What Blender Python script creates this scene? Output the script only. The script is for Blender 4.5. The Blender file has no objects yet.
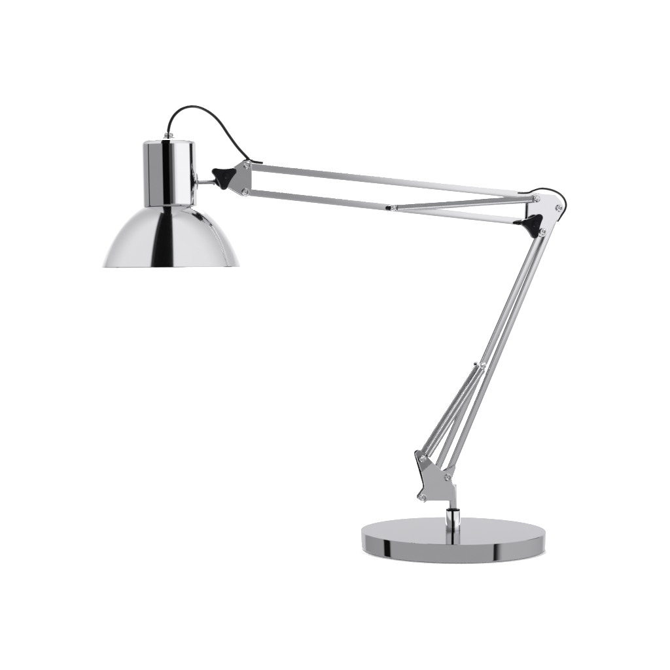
import bpy, bmesh, math, random
from mathutils import Vector, Matrix
R = math.radians
scene = bpy.context.scene
COL = scene.collection

# ------------------------------------------------------------------ camera
CAM_D, CAM_Z = 1.767, 0.283            # metres: distance to the lamp's axis, height over the tabletop
cam_data = bpy.data.cameras.new("camera")
cam = bpy.data.objects.new("camera", cam_data)
COL.objects.link(cam)
cam.location = (0.0, -CAM_D, CAM_Z)
cam.rotation_euler = (R(90), 0, 0)
cam_data.sensor_width = 36.0
cam_data.lens = 36.0 * CAM_D / 0.670
cam_data.shift_y = (265 - 335) / 670.0
cam_data.clip_start = 0.05
cam_data.clip_end = 100
scene.camera = cam

# ------------------------------------------------------------------ exposure
scene.view_settings.view_transform = 'Standard'
scene.view_settings.look = 'None'
scene.view_settings.exposure = 0
scene.view_settings.gamma = 1
scene.cycles.max_bounces = 12
scene.cycles.glossy_bounces = 8

# ------------------------------------------------------------------ world: a white product studio (direction-based environment)
world = bpy.data.worlds.new("World")
scene.world = world
world.use_nodes = True
NT = world.node_tree
NT.nodes.clear()

def nd(t, **kw):
    n = NT.nodes.new(t)
    for k, v in kw.items():
        setattr(n, k, v)
    return n

def math_node(op, a, b=None, c=None):
    n = nd('ShaderNodeMath', operation=op)
    for i, v in enumerate((a, b, c)):
        if v is None:
            continue
        if isinstance(v, (int, float)):
            n.inputs[i].default_value = v
        else:
            NT.links.new(v, n.inputs[i])
    return n.outputs[0]

def ss(x, a, b):
    n = nd('ShaderNodeMapRange', interpolation_type='SMOOTHSTEP')
    NT.links.new(x, n.inputs['Value'])
    n.inputs['From Min'].default_value = a
    n.inputs['From Max'].default_value = b
    return n.outputs['Result']

def steps(x, v0, lst):
    """piecewise value along x: starts at v0, each (a, b, v) moves smoothly to v between a and b"""
    acc, cur = None, v0
    for a, b, v in lst:
        s = ss(x, a, b)
        acc = math_node('MULTIPLY_ADD', s, v - cur, v0 if acc is None else acc)
        cur = v
    return acc

def mix(f, a, b):
    d = math_node('SUBTRACT', b, a)
    return math_node('MULTIPLY_ADD', f, d, a)

tc = nd('ShaderNodeTexCoord')
sp = nd('ShaderNodeSeparateXYZ')
NT.links.new(tc.outputs['Generated'], sp.inputs[0])
X, Y, Z = sp.outputs
az = math_node('MULTIPLY', math_node('ARCTAN2', X, math_node('MULTIPLY', Y, -1.0)), 180 / math.pi)
el = math_node('MULTIPLY', math_node('ARCSINE', Z), 180 / math.pi)
BG = 1.12
# high: two big diffusers with a black flag between them
zU = steps(az, 1.1, [(-160, -145, .85), (-142, -85, 1.28), (-30, 0, 1.33), (70, 142, .85), (145, 160, 1.1)])
# around the horizon: grey wall left, flag, bright wall right
zH = steps(az, BG, [(-148, -132, .58), (-98, -97, .02), (-92, -91, .50), (-26, -22.5, .004), (4, 6, .085), (16, 21, .46),
                    (25, 30.5, 1.38), (33, 41, 1.6), (99, 107, .03), (123, 127, 1.2), (132, 148, BG)])
# just below the horizon
zL = steps(az, BG, [(-148, -132, .50), (-98, -96, .05), (-92, -90, .5), (-27, -22, .02), (4, 13, .5), (18, 29, .68), (38, 50, .9),
                    (97, 104, .06), (126, 132, .7), (132, 148, BG)])
# dim studio floor
zB = steps(az, BG, [(-150, -142, .53), (-101, -98, .008), (-89.5, -86, .56), (46.5, 48, .02), (50, 61, .70), (142, 150, BG)])
front = math_node('SUBTRACT', 1.0, ss(Y, -.15, .1))
v = mix(ss(el, -9.6, -8.9), zB, zL)
v = mix(ss(el, -4.2, 0.6), v, zH)
uL = math_node('ADD', math_node('MULTIPLY_ADD', Y, -.215, .308), X)
uR = math_node('SUBTRACT', math_node('MULTIPLY_ADD', Y, -.13, .03), X)
strip = math_node('MULTIPLY', math_node('MULTIPLY', ss(uL, -.01, .03), ss(uR, -.005, .012)), math_node('SUBTRACT', 1.0, ss(Y, .40, .46)))
inner = math_node('MULTIPLY', ss(uL, .05, .065), math_node('SUBTRACT', 1.0, ss(uL, .07, .09)))
zU = mix(strip, zU, math_node('MULTIPLY_ADD', inner, .05, .008))
v = mix(ss(el, 10, 15), v, zU)
v = mix(math_node('MULTIPLY', front, math_node('SUBTRACT', 1.0, ss(el, -48, -36))), v, math_node('ADD', .3, 0.0))
bgn = nd('ShaderNodeBackground')
out = nd('ShaderNodeOutputWorld')
cmb = nd('ShaderNodeCombineColor')
NT.links.new(v, cmb.inputs[0])
NT.links.new(v, cmb.inputs[1])
NT.links.new(math_node('MULTIPLY', v, 1.012), cmb.inputs[2])
NT.links.new(cmb.outputs[0], bgn.inputs['Color'])
bgn.inputs['Strength'].default_value = 1.0
NT.links.new(bgn.outputs[0], out.inputs[0])

# added unseen fill high behind the lamp, brightens the white surface
ld = bpy.data.lights.new("added_back_fill", 'AREA')
ld.shape = 'DISK'
ld.size = 1.7
ld.energy = 240
lo = bpy.data.objects.new("added_back_fill", ld)
COL.objects.link(lo)
lo.location = (-0.12, 2.5, 2.05)
lo.rotation_euler = (Vector((0.1, 0.1, 0)) - Vector(lo.location)).to_track_quat('-Z', 'Y').to_euler()

# added unseen fill, low in front: brightens the sheet's front edge
ld = bpy.data.lights.new("added_edge_fill", 'AREA')
ld.shape = 'DISK'
ld.size = .25
ld.energy = 26
lo = bpy.data.objects.new("added_edge_fill", ld)
COL.objects.link(lo)
lo.location = (0.1, -1.1, -1.0)
lo.rotation_euler = (Vector((0.1, 0, 0)) - Vector(lo.location)).to_track_quat('-Z', 'Y').to_euler()

# ------------------------------------------------------------------ materials
def material(name, color, metallic, rough, noise_scale=0.0, rough_var=0.0, col_var=0.0, bump=0.0, spec=.5):
    m = bpy.data.materials.new(name)
    m.use_nodes = True
    t = m.node_tree
    b = t.nodes['Principled BSDF']
    b.inputs['Base Color'].default_value = (*color, 1)
    b.inputs['Metallic'].default_value = metallic
    b.inputs['Roughness'].default_value = rough
    b.inputs['Specular IOR Level'].default_value = spec
    if noise_scale:
        c = t.nodes.new('ShaderNodeTexCoord')
        n = t.nodes.new('ShaderNodeTexNoise')
        n.inputs['Scale'].default_value = noise_scale
        n.inputs['Detail'].default_value = 4
        t.links.new(c.outputs['Object'], n.inputs['Vector'])
        mr = t.nodes.new('ShaderNodeMapRange')
        mr.inputs['To Min'].default_value = max(0, rough - rough_var)
        mr.inputs['To Max'].default_value = rough + rough_var
        t.links.new(n.outputs['Fac'], mr.inputs['Value'])
        t.links.new(mr.outputs['Result'], b.inputs['Roughness'])
        if col_var:
            mc = t.nodes.new('ShaderNodeMix')
            mc.data_type = 'RGBA'
            mc.inputs['A'].default_value = (*[k * (1 - col_var) for k in color], 1)
            mc.inputs['B'].default_value = (*[min(1, k * (1 + col_var)) for k in color], 1)
            t.links.new(n.outputs['Fac'], mc.inputs['Factor'])
            t.links.new(mc.outputs['Result'], b.inputs['Base Color'])
        if bump:
            bp = t.nodes.new('ShaderNodeBump')
            bp.inputs['Strength'].default_value = bump
            bp.inputs['Distance'].default_value = .0004
            t.links.new(n.outputs['Fac'], bp.inputs['Height'])
            t.links.new(bp.outputs['Normal'], b.inputs['Normal'])
    return m

CHROME = material("polished_chrome", (.56, .56, .57), 1, .03, 60, .015, .02)
BASE_CHROME = material("base_chrome", (.54, .54, .555), 1, .025, 30, .012, .02)
BASE_CHROME.node_tree.nodes['Principled BSDF'].inputs['Specular Tint'].default_value = (.68, .68, .69, 1)
SHADE_CHROME = material("shade_chrome", (.56, .56, .57), 1, .085, 40, .015, .02)
TUBE_CHROME = material("tube_chrome", (.57, .57, .58), 1, .09, 40, .03, .02)
PLATE_CHROME = material("plate_chrome", (.56, .56, .575), 1, .08, 40, .03, .02)
SPRING_STEEL = material("spring_steel", (.32, .32, .33), 1, .40, 200, .05, .05)
BOLT_STEEL = material("bolt_steel", (.55, .55, .56), 1, .14, 200, .05, .03)
DARK_REFLECTION = material("dark_reflection", (.028, .028, .03), 1, .3, 200, .05, .03)  # dark reflection put into colour, for the lower tubes' edge strips
ZINC = material("zinc_steel", (.36, .36, .37), 1, .12, 200, .05, .03)
BLACK_PLASTIC = material("black_plastic", (.005, .0045, .006), 0, .42, 900, .06, .1, .1, spec=.09)
BLACK_RUBBER = material("black_cable_sheath", (.009, .009, .010), 0, .36, 500, .08, .1, .1, spec=.25)
WHITE_ENAMEL = material("white_enamel", (.8, .8, .79), 0, .35, 90, .05, .02)
TABLE_WHITE = material("white_tabletop", (.93, .93, .93), 0, .5, 30, .05, .004)
TABLE_WHITE.node_tree.nodes['Principled BSDF'].inputs['Specular IOR Level'].default_value = .1

# ------------------------------------------------------------------ frame of the lamp
THETA = R(12.9)                         # the folding arm stands turned a little on its base
AX = 0.118
T = Vector((math.cos(THETA), math.sin(THETA), 0))      # along the arm plane
N = Vector((math.sin(THETA), -math.cos(THETA), 0))     # out of the arm plane, towards the viewer
UP = Vector((0, 0, 1))
mm = .001

def S(px, py, off=0.0):
    """photo measure -> (u, z) in the arm plane (metres), for a layer `off` metres in front of it"""
    x = (px - 335) / 670 * .670 / CAM_D
    z = (265 - py) / 670 * .670 / CAM_D
    c = Vector((0, -CAM_D, CAM_Z))
    d = Vector((x, 1, z))
    p0 = Vector((AX, 0, 0)) + N * off
    t = (p0 - c).dot(N) / d.dot(N)
    p = c + d * t
    return ((p - p0).dot(T), p.z)

def W(u, z, off=0.0):
    """arm plane -> coordinates relative to the lamp's base centre"""
    return T * u + UP * z + N * off

def P(px, py, off=0.0):
    u, z = S(px, py, off)
    return W(u, z, off)

def SC(px):                            # real millimetres per photo pixel in the arm plane
    return S(px + .5, 300)[0] - S(px - .5, 300)[0]

# ------------------------------------------------------------------ mesh helpers
def link(name, bm, mat, parent=None, bevel=0, sharp=35, seg=2):
    me = bpy.data.meshes.new(name)
    bmesh.ops.recalc_face_normals(bm, faces=bm.faces)
    bm.to_mesh(me)
    bm.free()
    for p in me.polygons:
        p.use_smooth = True
    me.set_sharp_from_angle(angle=R(sharp))
    me.materials.append(mat)
    o = bpy.data.objects.new(name, me)
    COL.objects.link(o)
    if parent is not None:
        o.parent = parent
    if bevel:
        b = o.modifiers.new("bevel", 'BEVEL')
        b.width = bevel
        b.segments = seg
        b.limit_method = 'ANGLE'
        b.angle_limit = R(40)
    return o

def spline(pts, n=8):
    """Catmull-Rom through pts"""
    pts = [Vector(p) for p in pts]
    q = [pts[0] * 2 - pts[1]] + pts + [pts[-1] * 2 - pts[-2]]
    res = []
    for i in range(1, len(q) - 2):
        p0, p1, p2, p3 = q[i - 1:i + 3]
        for k in range(n):
            t = k / n
            res.append(.5 * ((2 * p1) + (p2 - p0) * t + (2 * p0 - 5 * p1 + 4 * p2 - p3) * t * t + (3 * p1 - p0 - 3 * p2 + p3) * t ** 3))
    res.append(pts[-1])
    return res

def add_sweep(bm, path, section, ref, close=True):
    """sweep a closed 2D section (list of (a, b)) along path; ref gives the 'b' axis; section may be a function of i"""
    rings = []
    n = len(path)
    for i, p in enumerate(path):
        d = (path[min(i + 1, n - 1)] - path[max(i - 1, 0)]).normalized()
        a = d.cross(ref).normalized()
        b = a.cross(d).normalized()
        sec = section(i / (n - 1)) if callable(section) else section
        rings.append([bm.verts.new(p + a * s[0] + b * s[1]) for s in sec])
    m = len(rings[0])
    for r0, r1 in zip(rings, rings[1:]):
        for k in range(m):
            bm.faces.new((r0[k], r0[(k + 1) % m], r1[(k + 1) % m], r1[k]))
    if close:
        bm.faces.new(rings[0][::-1])
        bm.faces.new(rings[-1])
    return rings

def circle(r, n=12):
    return [(r * math.cos(2 * math.pi * k / n), r * math.sin(2 * math.pi * k / n)) for k in range(n)]

def rsquare(w, h, r, n=6, rl=None):
    rl = r if rl is None else rl
    s = []
    for cx, cy, a0, r in ((w / 2 - rl, h / 2 - rl, 0, rl), (-w / 2 + r, h / 2 - r, 90, r), (-w / 2 + r, -h / 2 + r, 180, r), (w / 2 - rl, -h / 2 + rl, 270, rl)):
        for k in range(n + 1):
            a = R(a0 + 90 * k / n)
            s.append((cx + r * math.cos(a), cy + r * math.sin(a)))
    return s

def add_lathe(bm, prof, origin, axis, n=64):
    """prof: list of (radius, height along axis)"""
    axis = Vector(axis).normalized()
    ref = Vector((1, 0, 0)) if abs(axis.x) < .8 else Vector((0, 1, 0))
    a = axis.cross(ref).normalized()
    b = axis.cross(a)
    rings = []
    for r, h in prof:
        c = Vector(origin) + axis * h
        if r < 1e-7:
            rings.append([bm.verts.new(c)])
        else:
            rings.append([bm.verts.new(c + a * r * math.cos(2 * math.pi * k / n) + b * r * math.sin(2 * math.pi * k / n)) for k in range(n)])
    for r0, r1 in zip(rings, rings[1:]):
        for k in range(n):
            k2 = (k + 1) % n
            if len(r0) == 1 and len(r1) == 1:
                continue
            if len(r0) == 1:
                bm.faces.new((r0[0], r1[k], r1[k2]))
            elif len(r1) == 1:
                bm.faces.new((r0[k], r0[k2], r1[0]))
            else:
                bm.faces.new((r0[k], r0[k2], r1[k2], r1[k]))

def fillet(poly, rads, n=6):
    """poly of 2D points; rads per corner"""
    outp = []
    m = len(poly)
    for i in range(m):
        p = Vector(poly[i]); a = Vector(poly[i - 1]); b = Vector(poly[(i + 1) % m])
        d1 = (a - p); d2 = (b - p)
        l1, l2 = d1.length, d2.length
        d1.normalize(); d2.normalize()
        ang = d1.angle(d2)
        r = rads[i] if isinstance(rads, (list, tuple)) else rads
        if r <= 0 or ang > R(176):
            outp.append(p); continue
        t = min(r / math.tan(ang / 2), .48 * l1, .48 * l2)
        r2 = t * math.tan(ang / 2)
        c = p + (d1 + d2).normalized() * (r2 / math.sin(ang / 2))
        s = p + d1 * t - c
        e = p + d2 * t - c
        a0 = math.atan2(s.y, s.x); a1 = math.atan2(e.y, e.x)
        da = (a1 - a0 + math.pi) % (2 * math.pi) - math.pi
        for k in range(n + 1):
            aa = a0 + da * k / n
            outp.append(c + Vector((math.cos(aa), math.sin(aa))) * r2)
    return outp

def add_plate(bm, poly, o0, o1, fn=W):
    """poly of (u, z) extruded between layers o0 and o1"""
    f = [bm.verts.new(fn(p[0], p[1], o0)) for p in poly]
    g = [bm.verts.new(fn(p[0], p[1], o1)) for p in poly]
    m = len(poly)
    bm.faces.new(f); bm.faces.new(g[::-1])
    for k in range(m):
        bm.faces.new((f[k], f[(k + 1) % m], g[(k + 1) % m], g[k]))

def plate_poly(pixels, off, rads):
    return fillet([S(x, y, off) for x, y in pixels], [r * mm for r in rads] if isinstance(rads, (list, tuple)) else rads * mm)

# ------------------------------------------------------------------ the tabletop (a thin white sheet; its front edge runs just before the base)
bm = bmesh.new()
TX, TR = AX, .0945
top_outline = [(TX + TR * math.cos(R(a)), TR * math.sin(R(a))) for a in range(180, 361, 3)] + [(TX + TR, .11), (2.4, .60), (2.4, 2.8), (-2.2, 2.8), (-2.2, .60), (TX - TR, .11)]
ctr = Vector((TX, .5))
levels = [(-.0006, -.0012), (0, -.0009), (0, -.0004), (-.0004, -.0001), (-.0010, 0)]
rings = []
for ins, zz in levels:
    rings.append([bm.verts.new((x + (Vector((TX, .2)) - Vector((x, y))).normalized().x * -ins, y + (Vector((TX, .2)) - Vector((x, y))).normalized().y * -ins, zz)) for x, y in top_outline])
n = len(top_outline)
for r0, r1 in zip(rings, rings[1:]):
    for k in range(n):
        bm.faces.new((r0[k], r0[(k + 1) % n], r1[(k + 1) % n], r1[k]))
bm.faces.new(rings[0][::-1]); bm.faces.new(rings[-1])
tt = link("tabletop", bm, TABLE_WHITE)
tt["kind"] = "structure"
tt["label"] = "plain white tabletop under the chrome desk lamp"

# ------------------------------------------------------------------ the lamp
lamp = bpy.data.objects.new("desk_lamp", None)
COL.objects.link(lamp)
lamp.location = (AX, 0, 0)
lamp.empty_display_size = .05
lamp["label"] = "polished chrome spring-arm desk lamp with domed shade on a round base"
lamp["category"] = "desk lamp"

# base: heavy disc
Rb = .0930
bm = bmesh.new()
add_lathe(bm, [(0, .0012), (.080, .0012), (.0815, .0002), (Rb - .0025, .0002), (Rb - .0016, .0005), (Rb - .0013, .0012),
               (Rb - .00126, .0020), (Rb - .00064, .0160), (Rb - .0006, .0168), (Rb - .0006, .01785), (Rb - .00075, .018), (Rb - .004, .018), (.02, .018), (0, .018)], (0, 0, 0), (0, 0, 1), 160)
base = link("base", bm, BASE_CHROME, lamp, sharp=30)
bm = bmesh.new()
hz = S(452.5, 510.5)[1]
add_lathe(bm, [(0, .0181), (.0074, .0181), (.0074, hz - .0005), (.0070, hz), (0, hz)], (0, 0, 0), (0, 0, 1), 64)
collar = link("collar", bm, CHROME, base, sharp=40)
bm = bmesh.new()
add_lathe(bm, [(.0042, hz + .0001), (.0071, hz + .0001), (.0072, hz + .0008), (.0068, hz + .0019), (.0042, hz + .0021)], (0, 0, 0), (0, 0, 1), 48)
link("gasket", bm, BLACK_PLASTIC, collar)
# pivot pin carrying the bracket
bm = bmesh.new()
zt = S(452.5, 484)[1]
add_lathe(bm, [(0, hz), (.0040, hz), (.0040, zt - .0008), (.0033, zt), (0, zt)], (0, 0, 0), (0, 0, 1), 48)
link("pivot_pin", bm, CHROME, lamp, sharp=40)

# ---- brackets
def bracket(name, pixels, rads, front_off, thick, front=None):
    root_bm = bmesh.new()
    poly = plate_poly(pixels, front_off, rads)
    add_plate(root_bm, plate_poly(front, front_off, .5) if front else poly, front_off, front_off - thick)
    add_plate(root_bm, poly, -front_off + thick, -front_off)
    return link(name, root_bm, PLATE_CHROME, lamp, bevel=.00035, sharp=30)

FO, TH = .0050, .0015
foot = bracket("foot_bracket",
               [(415.6, 452.5), (421, 449.8), (428, 456.5), (433.4, 462.4), (441.0, 470.2), (445.0, 471.2), (455.6, 464.6), (456.2, 467.5), (452.2, 479),
                (452.6, 501.0), (427.0, 501.2), (424.8, 503.4), (418.6, 499.0), (419.2, 496.2), (425.0, 488.5), (424.6, 484.5)],
               [3, 3, 2, 2, 3, 2, .6, .6, 3, .6, 1, .8, 1, 1.5, 2, 3], FO, TH,
               front=[(432.6, 461.8), (441.0, 470.2), (445.0, 471.2), (455.6, 464.6), (456.2, 467.5), (452.2, 479),
                (452.6, 501.0), (427.0, 501.2), (424.8, 503.4), (418.6, 499.0), (419.2, 496.2), (425.0, 488.5), (424.6, 484.5), (421.6, 471.8)])
elbow = bracket("elbow_bracket",
                [(528.3, 203), (531, 196.0), (537, 193.6), (555.3, 195.0), (560.5, 200.5), (564.6, 208), (561, 214.5), (549.0, 232.0), (543, 238.0), (536.5, 234.0), (527.6, 221.5)],
                [2, 3, 3, 2.5, 4, 5, 5, 4, 4, 4, 3], FO, TH)
head_br = bracket("head_bracket",
                  [(219.5, 171), (234.6, 167.0), (243.2, 161.2), (250.6, 160.4), (252.0, 164), (251.9, 190.5), (249.5, 195.5), (245.2, 196.8), (241.0, 194.9), (229.0, 187.8), (219.5, 183)],
                  [4, 6, 3, 2, 2, 3, 3, 3, 3, 4, 4], FO, TH)
# web joining the two cheeks of the foot bracket to the pin
bm = bmesh.new()
web = [S(448.4, 478), S(455.3, 486), S(455.3, 509.3), S(448.4, 509.3)]
add_plate(bm, web, .0042, -.0031)
link("tongue", bm, PLATE_CHROME, foot, bevel=.0016, seg=4)
# folded spring lug on the foot bracket: leans away from the cheek
bm = bmesh.new()
lug_px = [(415.9, 453.4), (420.2, 450.2), (427.8, 456.4), (432.5, 461.9), (421.7, 471.7)]
lug = fillet([S(x, y, FO) for x, y in lug_px], [2 * mm, 2 * mm, 1 * mm, .4 * mm, .4 * mm])
hinge = Vector(S(432.5, 461.9, FO)); hd = (Vector(S(432.5, 461.9, FO)) - Vector(S(421.7, 471.7, FO))).normalized()
hn = Vector((-hd.y, hd.x))
def lugfn(u, z, o):
    dist = abs((Vector((u, z)) - hinge).dot(hn))
    return W(u, z, o - dist * .13)
add_plate(bm, lug, FO - .0001, FO - .0013, lugfn)
link("spring_lug", bm, PLATE_CHROME, foot, bevel=.0002)

# ---- bolts
def bolt(px, py, off, parent, r=.0034, slot=None, mat=BOLT_STEEL):
    bm = bmesh.new()
    o = P(px, py, off)
    add_lathe(bm, [(0, -.0002), (r * 1.12, -.0002), (r * 1.12, .0006), (r, .0009), (r * .98, .0021), (r * .86, .0027), (r * .66, .0027), (r * .56, .0012), (r * .3, .0011), (r * .22, .0019), (0, .0021)], o, N, 28)
    b = link("bolt", bm, mat, parent, sharp=32)
    return b

def slot_bolt(px, py, off, parent, r=.0032, ang=55):
    bm = bmesh.new()
    o = P(px, py, off)
    add_lathe(bm, [(0, -.0002), (r * 1.1, -.0002), (r * 1.1, .0007), (r, .0008), (r, .0018), (r * .8, .0026), (r * .4, .0030), (0, .0031)], o, N, 28)
    # raised ridge pair leaving a driver slot between them
    d = T * math.cos(R(ang)) + UP * math.sin(R(ang))
    s = N.cross(d)
    for sg in (-1, 1):
        c = o + N * .0029 + s * sg * r * .38
        vs = []
        for a, b_, h in ((-1, -1, 0), (1, -1, 0), (1, 1, 0), (-1, 1, 0), (-.9, -.6, 1), (.9, -.6, 1), (.9, .6, 1), (-.9, .6, 1)):
            vs.append(bm.verts.new(c + d * a * r * .72 + s * b_ * r * .22 + N * (h * .0007 - .0002)))
        for f in ((0, 1, 2, 3), (4, 5, 6, 7), (0, 1, 5, 4), (1, 2, 6, 5), (2, 3, 7, 6), (3, 0, 4, 7)):
            bm.faces.new([vs[k] for k in f])
    return link("bolt", bm, BOLT_STEEL, parent, sharp=32)

for (x, y) in ((447.8, 477.6), (423.0, 498.0)):
    bolt(x, y, FO, foot)
for (x, y) in ((559.0, 208.2), (542.6, 231.6)):
    bolt(x, y, FO, elbow)
for (x, y) in ((247.3, 165.6), (245.4, 192.2)):
    bolt(x, y, FO, head_br)
# rear ends of the same bolts: acorn nuts behind the rear cheek
def nut(px, py, parent, r=.0032):
    bm = bmesh.new()
    u, z = S(px, py)
    add_lathe(bm, [(0, 0), (r * 1.1, 0), (r * 1.1, .002), (r * .8, .003), (0, .0036)], W(u, z, -FO), -N, 6)
    link("nut", bm, BOLT_STEEL, parent, sharp=30)
for (x, y, b) in ((447.8, 477.6, foot), (423.0, 498.0, foot), (559.0, 208.2, elbow), (542.6, 231.6, elbow), (247.3, 165.6, head_br), (245.4, 192.2, head_br)):
    nut(x, y, b)

# ---- arm tubes
def tube(name, a, b, w=.0070, d=.0049, r=.0023, rl=.0007):
    pa, pb = P(*a), P(*b)
    e = (pb - pa).normalized()
    pa = pa - e * .0030; pb = pb + e * .0030
    bm = bmesh.new()
    path = [pa + (pb - pa) * k / 6 for k in range(7)]
    add_sweep(bm, path, rsquare(w, d, r, 7, rl), N)
    return link(name, bm, TUBE_CHROME, lamp, sharp=50)

up_top = tube("arm_tube", (249.0, 167.0), (535.5, 196.6), w=.0074, d=.0064, r=.0004, rl=.0004)
up_low = tube("arm_tube", (247.0, 192.3), (532.0, 223.2), w=.0072, d=.0064, r=.0004, rl=.0004)
lo_right = tube("arm_tube", (558.2, 209.5), (447.2, 477.0))
lo_left = tube("arm_tube", (541.0, 232.5), (425.0, 497.0))

# dark strips standing in for a dark reflection along both lower tubes' left side
def reflection_edge(t, a, b, w=.0070):
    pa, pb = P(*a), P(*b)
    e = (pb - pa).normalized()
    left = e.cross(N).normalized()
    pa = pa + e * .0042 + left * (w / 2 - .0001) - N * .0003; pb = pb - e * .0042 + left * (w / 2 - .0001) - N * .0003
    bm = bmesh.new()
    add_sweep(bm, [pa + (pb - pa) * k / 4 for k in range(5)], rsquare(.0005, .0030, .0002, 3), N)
    link("reflection_strip", bm, DARK_REFLECTION, t, sharp=50)
reflection_edge(lo_right, (558.2, 209.5), (447.2, 477.0))
reflection_edge(lo_left, (541.0, 232.5), (425.0, 497.0))

# web added across the elbow bracket's cheeks to lighten the dark gap
bm = bmesh.new()
add_plate(bm, [S(528.3, 204.2), S(529.2, 204.2), S(528.6, 217.2), S(527.7, 217.2)], FO - TH, -FO + TH)
link("web", bm, PLATE_CHROME, elbow)

# ---- springs
def spring(px0, px1, off, coil_r=.0030, wire=.00080, pitch=.00140):
    a = P(*px0, off); b = P(*px1, off)
    d = (b - a); L = d.length; d.normalize()
    s = d.cross(N).normalized(); n = s.cross(d)
    lead = .0036
    turns = (L - 2 * lead) / pitch
    per = 14
    path = []
    # hook at the start
    for k in range(5):
        path.append(a + n * .0004 * k / 5 + d * lead * k / 5 * .8 + s * coil_r * .6 * math.sin(k / 5 * 1.2))
    K = int(turns * per)
    for k in range(K + 1):
        t = 2 * math.pi * k / per
        path.append(a + d * (lead + pitch * k / per) + s * coil_r * math.cos(t) + n * coil_r * math.sin(t))
    for k in range(5):
        path.append(b - d * lead * (4 - k) / 5 * .8 + s * coil_r * .6 * math.sin((4 - k) / 5 * 1.2))
    bm = bmesh.new()
    # frame by the spring axis keeps the wire round
    rings = []
    for i, p in enumerate(path):
        t = (path[min(i + 1, len(path) - 1)] - path[max(i - 1, 0)]).normalized()
        x = t.cross(d)
        if x.length < 1e-4:
            x = t.cross(n)
        x.normalize(); y = x.cross(t)
        rings.append([bm.verts.new(p + x * wire * math.cos(2 * math.pi * q / 6) + y * wire * math.sin(2 * math.pi * q / 6)) for q in range(6)])
    for r0, r1 in zip(rings, rings[1:]):
        for q in range(6):
            bm.faces.new((r0[q], r0[(q + 1) % 6], r1[(q + 1) % 6], r1[q]))
    bm.faces.new(rings[0][::-1]); bm.faces.new(rings[-1])
    return link("spring", bm, SPRING_STEEL, lamp, sharp=60)

SO = .0076
SFX = lambda px, py: (px, py)
# upper pair, either side of the tubes; lower pair likewise
u0, z0 = S(392.5, 208.2); u1, z1 = S(536.5, 198.9)
spring((394.0, 208.0), (534.5, 199.2), SO + .0006)
def back(px, py, o=SO):               # the photo point of the same axle's far end, on the rear layer
    u, z = S(px, py, o)
    w = W(u, z, -o)
    x = w.x + AX; yy = w.y + CAM_D
    return (335 + x / yy * CAM_D * 1000, 265 - (w.z - CAM_Z) / yy * CAM_D * 1000)
spring(back(394.0, 207.0), back(534.5, 198.2), -SO)
spring((484.0, 366.5), (425.6, 458.8), SO + .0006)
spring(back(483.5, 365.8), back(424.8, 457.6), -SO)

def axle(px, py, parent, o0, o1, r=.0017, name="axle"):
    u, z = S(px, py, o1)
    bm = bmesh.new()
    add_lathe(bm, [(0, 0), (r, 0), (r, o1 - o0), (0, o1 - o0)], W(u, z, o0), N, 20)
    return link(name, bm, BOLT_STEEL, parent, sharp=40)

axle(393.3, 208.1, up_low, -SO - .004, SO + .003)
slot_bolt(393.3, 208.0, SO + .0030, up_low, r=.0027)
axle(536.5, 199.0, elbow, -SO - .004, SO + .003)
slot_bolt(536.6, 198.8, SO + .0030, elbow, r=.0034, ang=62)
axle(483.6, 365.8, lo_left, -SO - .004, SO + .003)
slot_bolt(483.2, 365.6, SO + .0030, lo_left, r=.0030, ang=110)
axle(423.2, 458.8, foot, -SO - .004, SO + .003)
slot_bolt(423.0, 458.9, SO + .0030, foot, r=.0031, ang=115)
for (x, y, par) in ((393.3, 208.1, up_low), (536.5, 199, elbow), (483.4, 365.8, lo_left), (423.2, 458.8, foot)):
    u, z = S(x, y, SO + .003)
    bm = bmesh.new()
    add_lathe(bm, [(0, 0), (.0031, 0), (.0031, .002), (.0022, .0028), (0, .003)], W(u, z, -SO - .004), -N, 24)
    link("bolt", bm, BOLT_STEEL, par, sharp=35)
# black end cap beside the upper spring's screw
bm = bmesh.new()
u, z = S(390.0, 207.9, .008)
add_lathe(bm, [(0, 0), (.0024, 0), (.0025, .003), (.0020, .0040), (0, .0043)], W(u, z, .0042), N, 24)
link("spring_cap", bm, BLACK_PLASTIC, up_low, sharp=40)
bm = bmesh.new()
u, z = S(517.8, 223.0, .006)
pth = [P(514.8, 222.8, .0062), P(516.0, 222.9, .0062), P(518.5, 223.1, .0064), P(521, 223.2, .0068), P(527, 223.6, .008)]
rr = [.0009, .0019, .0022, .0017, .0017]
add_sweep(bm, pth, lambda t: circle(rr[min(4, int(round(t * 4)))], 16), N)
link("stopper", bm, BLACK_PLASTIC, elbow, sharp=60)

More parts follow.
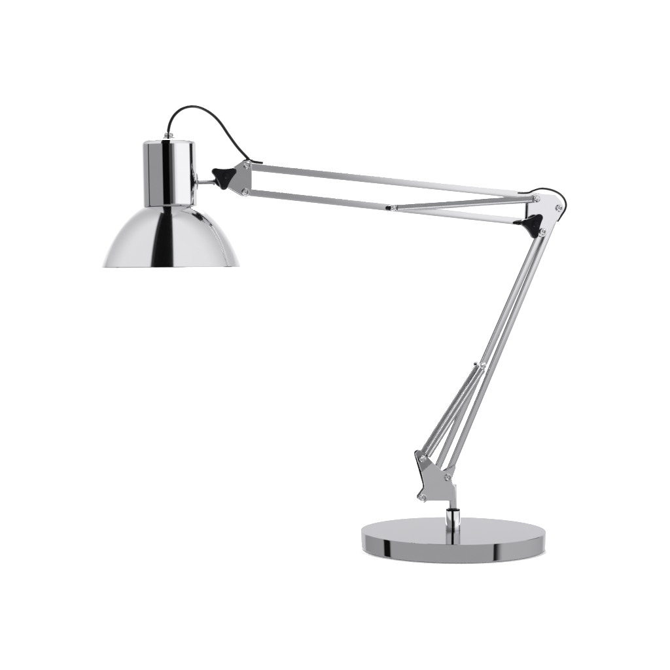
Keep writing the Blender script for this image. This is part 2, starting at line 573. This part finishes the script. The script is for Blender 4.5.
# ---- three-lobed knobs
def knob(px, py, lobes, name="knob", off=.0092, lob_r=3.0, h=.0085):
    c = Vector(S(px, py, off + h))
    s = SC(px)
    L = [Vector(S(x, y, off + h)) for x, y in lobes]
    m = len(L)
    outl = []
    # star outline: lobe arcs joined by gently concave flanks
    for i in range(m):
        p = L[i]
        dirp = (p - c); a0 = math.atan2(dirp.y, dirp.x)
        r = lob_r * s
        for k in range(13):
            a = a0 + R(-82 + 164 * k / 12)
            outl.append(p + Vector((math.cos(a), math.sin(a))) * r)
        q = L[(i + 1) % m]
        dq = (q - c); b0 = math.atan2(dq.y, dq.x)
        e0 = outl[-1]; e1 = q + Vector((math.cos(b0 + R(-82)), math.sin(b0 + R(-82)))) * r
        midp = (e0 + e1) / 2
        ctrl = midp + (c - midp) * .16
        for k in range(1, 10):
            t = k / 10
            outl.append(e0 * (1 - t) ** 2 + ctrl * 2 * t * (1 - t) + e1 * t * t)
    bm = bmesh.new()
    n = len(outl)
    rings = []
    for (sc, o) in ((.86, 0), (.96, .0006), (1.0, .0018), (1.0, h * .62), (.985, h * .78), (.94, h * .90), (.86, h * .975), (.72, h), (.45, h * 1.02)):
        rings.append([bm.verts.new(W(c.x + (p.x - c.x) * sc, c.y + (p.y - c.y) * sc, off + o)) for p in outl])
    for r0, r1 in zip(rings, rings[1:]):
        for k in range(n):
            bm.faces.new((r0[k], r0[(k + 1) % n], r1[(k + 1) % n], r1[k]))
    bm.faces.new(rings[0][::-1])
    cv = bm.verts.new(W(c.x, c.y, off + h * 1.02))
    for k in range(n):
        bm.faces.new((rings[-1][k], rings[-1][(k + 1) % n], cv))
    kb = link(name, bm, BLACK_PLASTIC, lamp, sharp=60)
    bm = bmesh.new()
    hr = 3.4 * s
    add_lathe(bm, [(hr * 1.15, -.0006), (hr, .0003), (hr * .95, .0010), (hr * .7, .0016), (hr * .35, .0019), (0, .0020)], W(c.x + .001, c.y + .0003, off + h * 1.0), N, 32)
    link("hub_cap", bm, BLACK_PLASTIC, kb, sharp=60)
    return kb

def ccw(l):
    c = sum((Vector(p) for p in l), Vector((0, 0))) / len(l)
    return sorted(l, key=lambda p: math.atan2(-(p[1] - c.y), p[0] - c.x))
k1 = knob(225.0, 176.2, ccw([(216.2, 171.3), (233.5, 171.1), (224.5, 186.2)]), lob_r=3.6)
k2 = knob(534.2, 224.6, ccw([(540.4, 217.5), (526.0, 222.9), (535.9, 234.8)]), lob_r=3.4)
for (x, y) in ((225.0, 176.2), (534.2, 224.6)):
    axle(x, y, k1 if x < 300 else k2, -.011, .0095, r=.0024, name="threaded_pin")
# black friction washer between the head joint and the knob
bm = bmesh.new()
u, z = S(221.8, 180.6, .007)
add_lathe(bm, [(0, 0), (.0062, 0), (.0066, .0007), (.0064, .0020), (.0040, .0026), (0, .0026)], W(u, z, FO + .0001), N, 32)
link("friction_washer", bm, BLACK_PLASTIC, head_br, sharp=40)

# ---- head: housing and shade share one slightly leaning axis
ptop, prim = Vector(P(168.9, 140.3)), Vector(P(171.6, 267.3))
axis = (ptop - prim).normalized()
sc = SC(170)
Lh = (ptop - prim).length
def hp(px_r, py, r_extra=0):           # radius in px, height from photo row
    return (px_r * sc + r_extra, (267.3 - py) / (267.3 - 140.3) * Lh)
bm = bmesh.new()
prof = [hp(0, 206.6), hp(25.6, 206.6), hp(26.6, 206.3), hp(26.75, 205.6), hp(26.75, 204)]
prof += [hp(26.75, 204 - (204 - 145.2) * k / 6) for k in range(1, 7)]
for k in range(1, 9):
    a = R(90 * k / 8)
    prof.append(hp(26.75 - 4.8 * (1 - math.cos(a)), 145.2 - 4.8 * math.sin(a)))
prof += [hp(12, 140.3), hp(0, 140.3)]
add_lathe(bm, prof, prim, axis, 128)
housing = link("lamp_housing", bm, CHROME, lamp, sharp=50)
# cable gland on the housing's top
bm = bmesh.new()
add_lathe(bm, [hp(0, 140.4), hp(5.9, 140.4), hp(5.9, 138.0), hp(5.2, 137.0), hp(4.5, 136.8), hp(4.6, 135.4), hp(4.3, 133.9), hp(3.4, 132.7), hp(2.0, 132.2), hp(1.7, 132.4), hp(1.6, 134), hp(0, 134)], prim, axis, 40)
link("cable_gland", bm, ZINC, housing, sharp=45)
# shade: spun dome, thin shell, white inside
rim_c = Vector(P(171.3, 267.3))
shade_axis = (Vector(P(170.9, 207.0)) - rim_c).normalized()
sm = [Vector((math.sqrt(715 + 92.4 * t - .406 * t * t), 207.0 + t, 0)) for t in (0, .4, 1, 1.8, 2.8, 4, 5.5, 7.5, 10, 13, 16.5, 20.5, 25, 30, 35, 40, 45, 50, 55, 58.6, 59.7)]
prof = [hp(20, 207.1), hp(26.0, 206.95)] + [hp(p.x, p.y) for p in sm] + [hp(68.52, 266.75), hp(68.85, 266.85), hp(68.85, 267.35), hp(67.9, 267.4), hp(67.4, 266.6)]
shade_bm = bmesh.new()
add_lathe(shade_bm, prof, rim_c, shade_axis, 192)
shade = link("shade", shade_bm, SHADE_CHROME, lamp, sharp=50)
bm = bmesh.new()
add_lathe(bm, [hp(67.2, 266.5)] + [hp(p.x - 1.0, p.y + .6) for p in reversed(sm)] + [hp(20, 208.4)], rim_c, shade_axis, 96)
link("shade_lining", bm, WHITE_ENAMEL, shade, sharp=60)
# lamp holder and bulb up inside the shade
bm = bmesh.new()
add_lathe(bm, [hp(0, 206.8), hp(15, 206.8), hp(15, 224), hp(13.5, 226), hp(0, 226)], prim, axis, 40)
link("bulb_socket", bm, WHITE_ENAMEL, housing, sharp=40)

# stud from the housing to the joint
c0 = P(194.6, 182.2); c1 = P(216.5, 182.0)
dx = (c1 - c0).normalized()
Ls = (c1 - c0).length
bm = bmesh.new()
add_lathe(bm, [(0, 0), (.0046, 0), (.0050, .0006), (.0048, .0018), (.0030, .0027), (.0026, .0034), (.0025, .0040), (.0025, Ls - .0035), (.0036, Ls - .0034), (.0036, Ls - .0020), (.0024, Ls - .0018), (.0024, Ls + .002), (0, Ls + .002)], c0, dx, 32)
stud = link("swivel_stud", bm, ZINC, lamp, sharp=40)
bm = bmesh.new()
add_plate(bm, plate_poly([(195.6, 173.5), (196.6, 173.5), (197.6, 179), (197.6, 186), (197.0, 190), (195.6, 190)], 0, .5), .004, -.004)
link("mounting_tab", bm, CHROME, housing, bevel=.0003)
bm = bmesh.new()
cc = P(219.5, 180.8)
add_lathe(bm, [(0, -.0052), (.0030, -.0045), (.0046, -.0026), (.0052, 0), (.0046, .0026), (.0030, .0045), (0, .0052)], cc, N, 32)
link("swivel_ball", bm, BLACK_PLASTIC, stud, sharp=80)

# ---- cables
def cable(px_pts, radii, offs):
    pts = []
    n = len(px_pts)
    for i, (x, y) in enumerate(px_pts):
        o = offs[0] + (offs[1] - offs[0]) * i / (n - 1)
        pts.append(P(x, y, o))
    path = spline(pts, 8)
    bm = bmesh.new()
    def sec(t):
        k = t * (len(radii) - 1); i = min(int(k), len(radii) - 2); f = k - i
        return circle(radii[i] * (1 - f) + radii[i + 1] * f, 14)
    add_sweep(bm, path, sec, N)
    return link("cable", bm, BLACK_RUBBER, lamp, sharp=70)

cable([(168.75, 134.5), (168.5, 130.2), (170.4, 122.3), (174.9, 114.6), (182.5, 108.6), (191.9, 106.4), (201.5, 108.1), (211.6, 114.0), (220.2, 122.7), (228.8, 135.3), (237.4, 147.0), (245.5, 155.9), (250.5, 160.6), (255.5, 162.0), (262.8, 162.9)],
      [.00145] * 10 + [.00145, .0015, .0013], (0, 0))
cable([(518.6, 192.8), (523.5, 192.9), (529.0, 192.4), (533.2, 190.5), (541, 188.5), (550.8, 189.8), (558.9, 193.4), (564.0, 198.6), (566.0, 204.4), (564.9, 209.8), (561.4, 215.6), (557.6, 221.8)],
      [.0007, .0009, .0011, .0011, .0011, .0011, .0011, .0011, .0011, .0011, .0010, .0007], (.0046, .0015))
# black grommet where the cable leaves the tube at the head
bm = bmesh.new()
gp = [P(243.0, 162.2, .001), P(245, 160.6, .001), P(248.5, 159.9, .001), (P(252.5, 160.8, .001))]
add_sweep(bm, spline(gp, 5), circle(.0013, 12), N)
link("grommet", bm, BLACK_RUBBER, head_br, sharp=70)
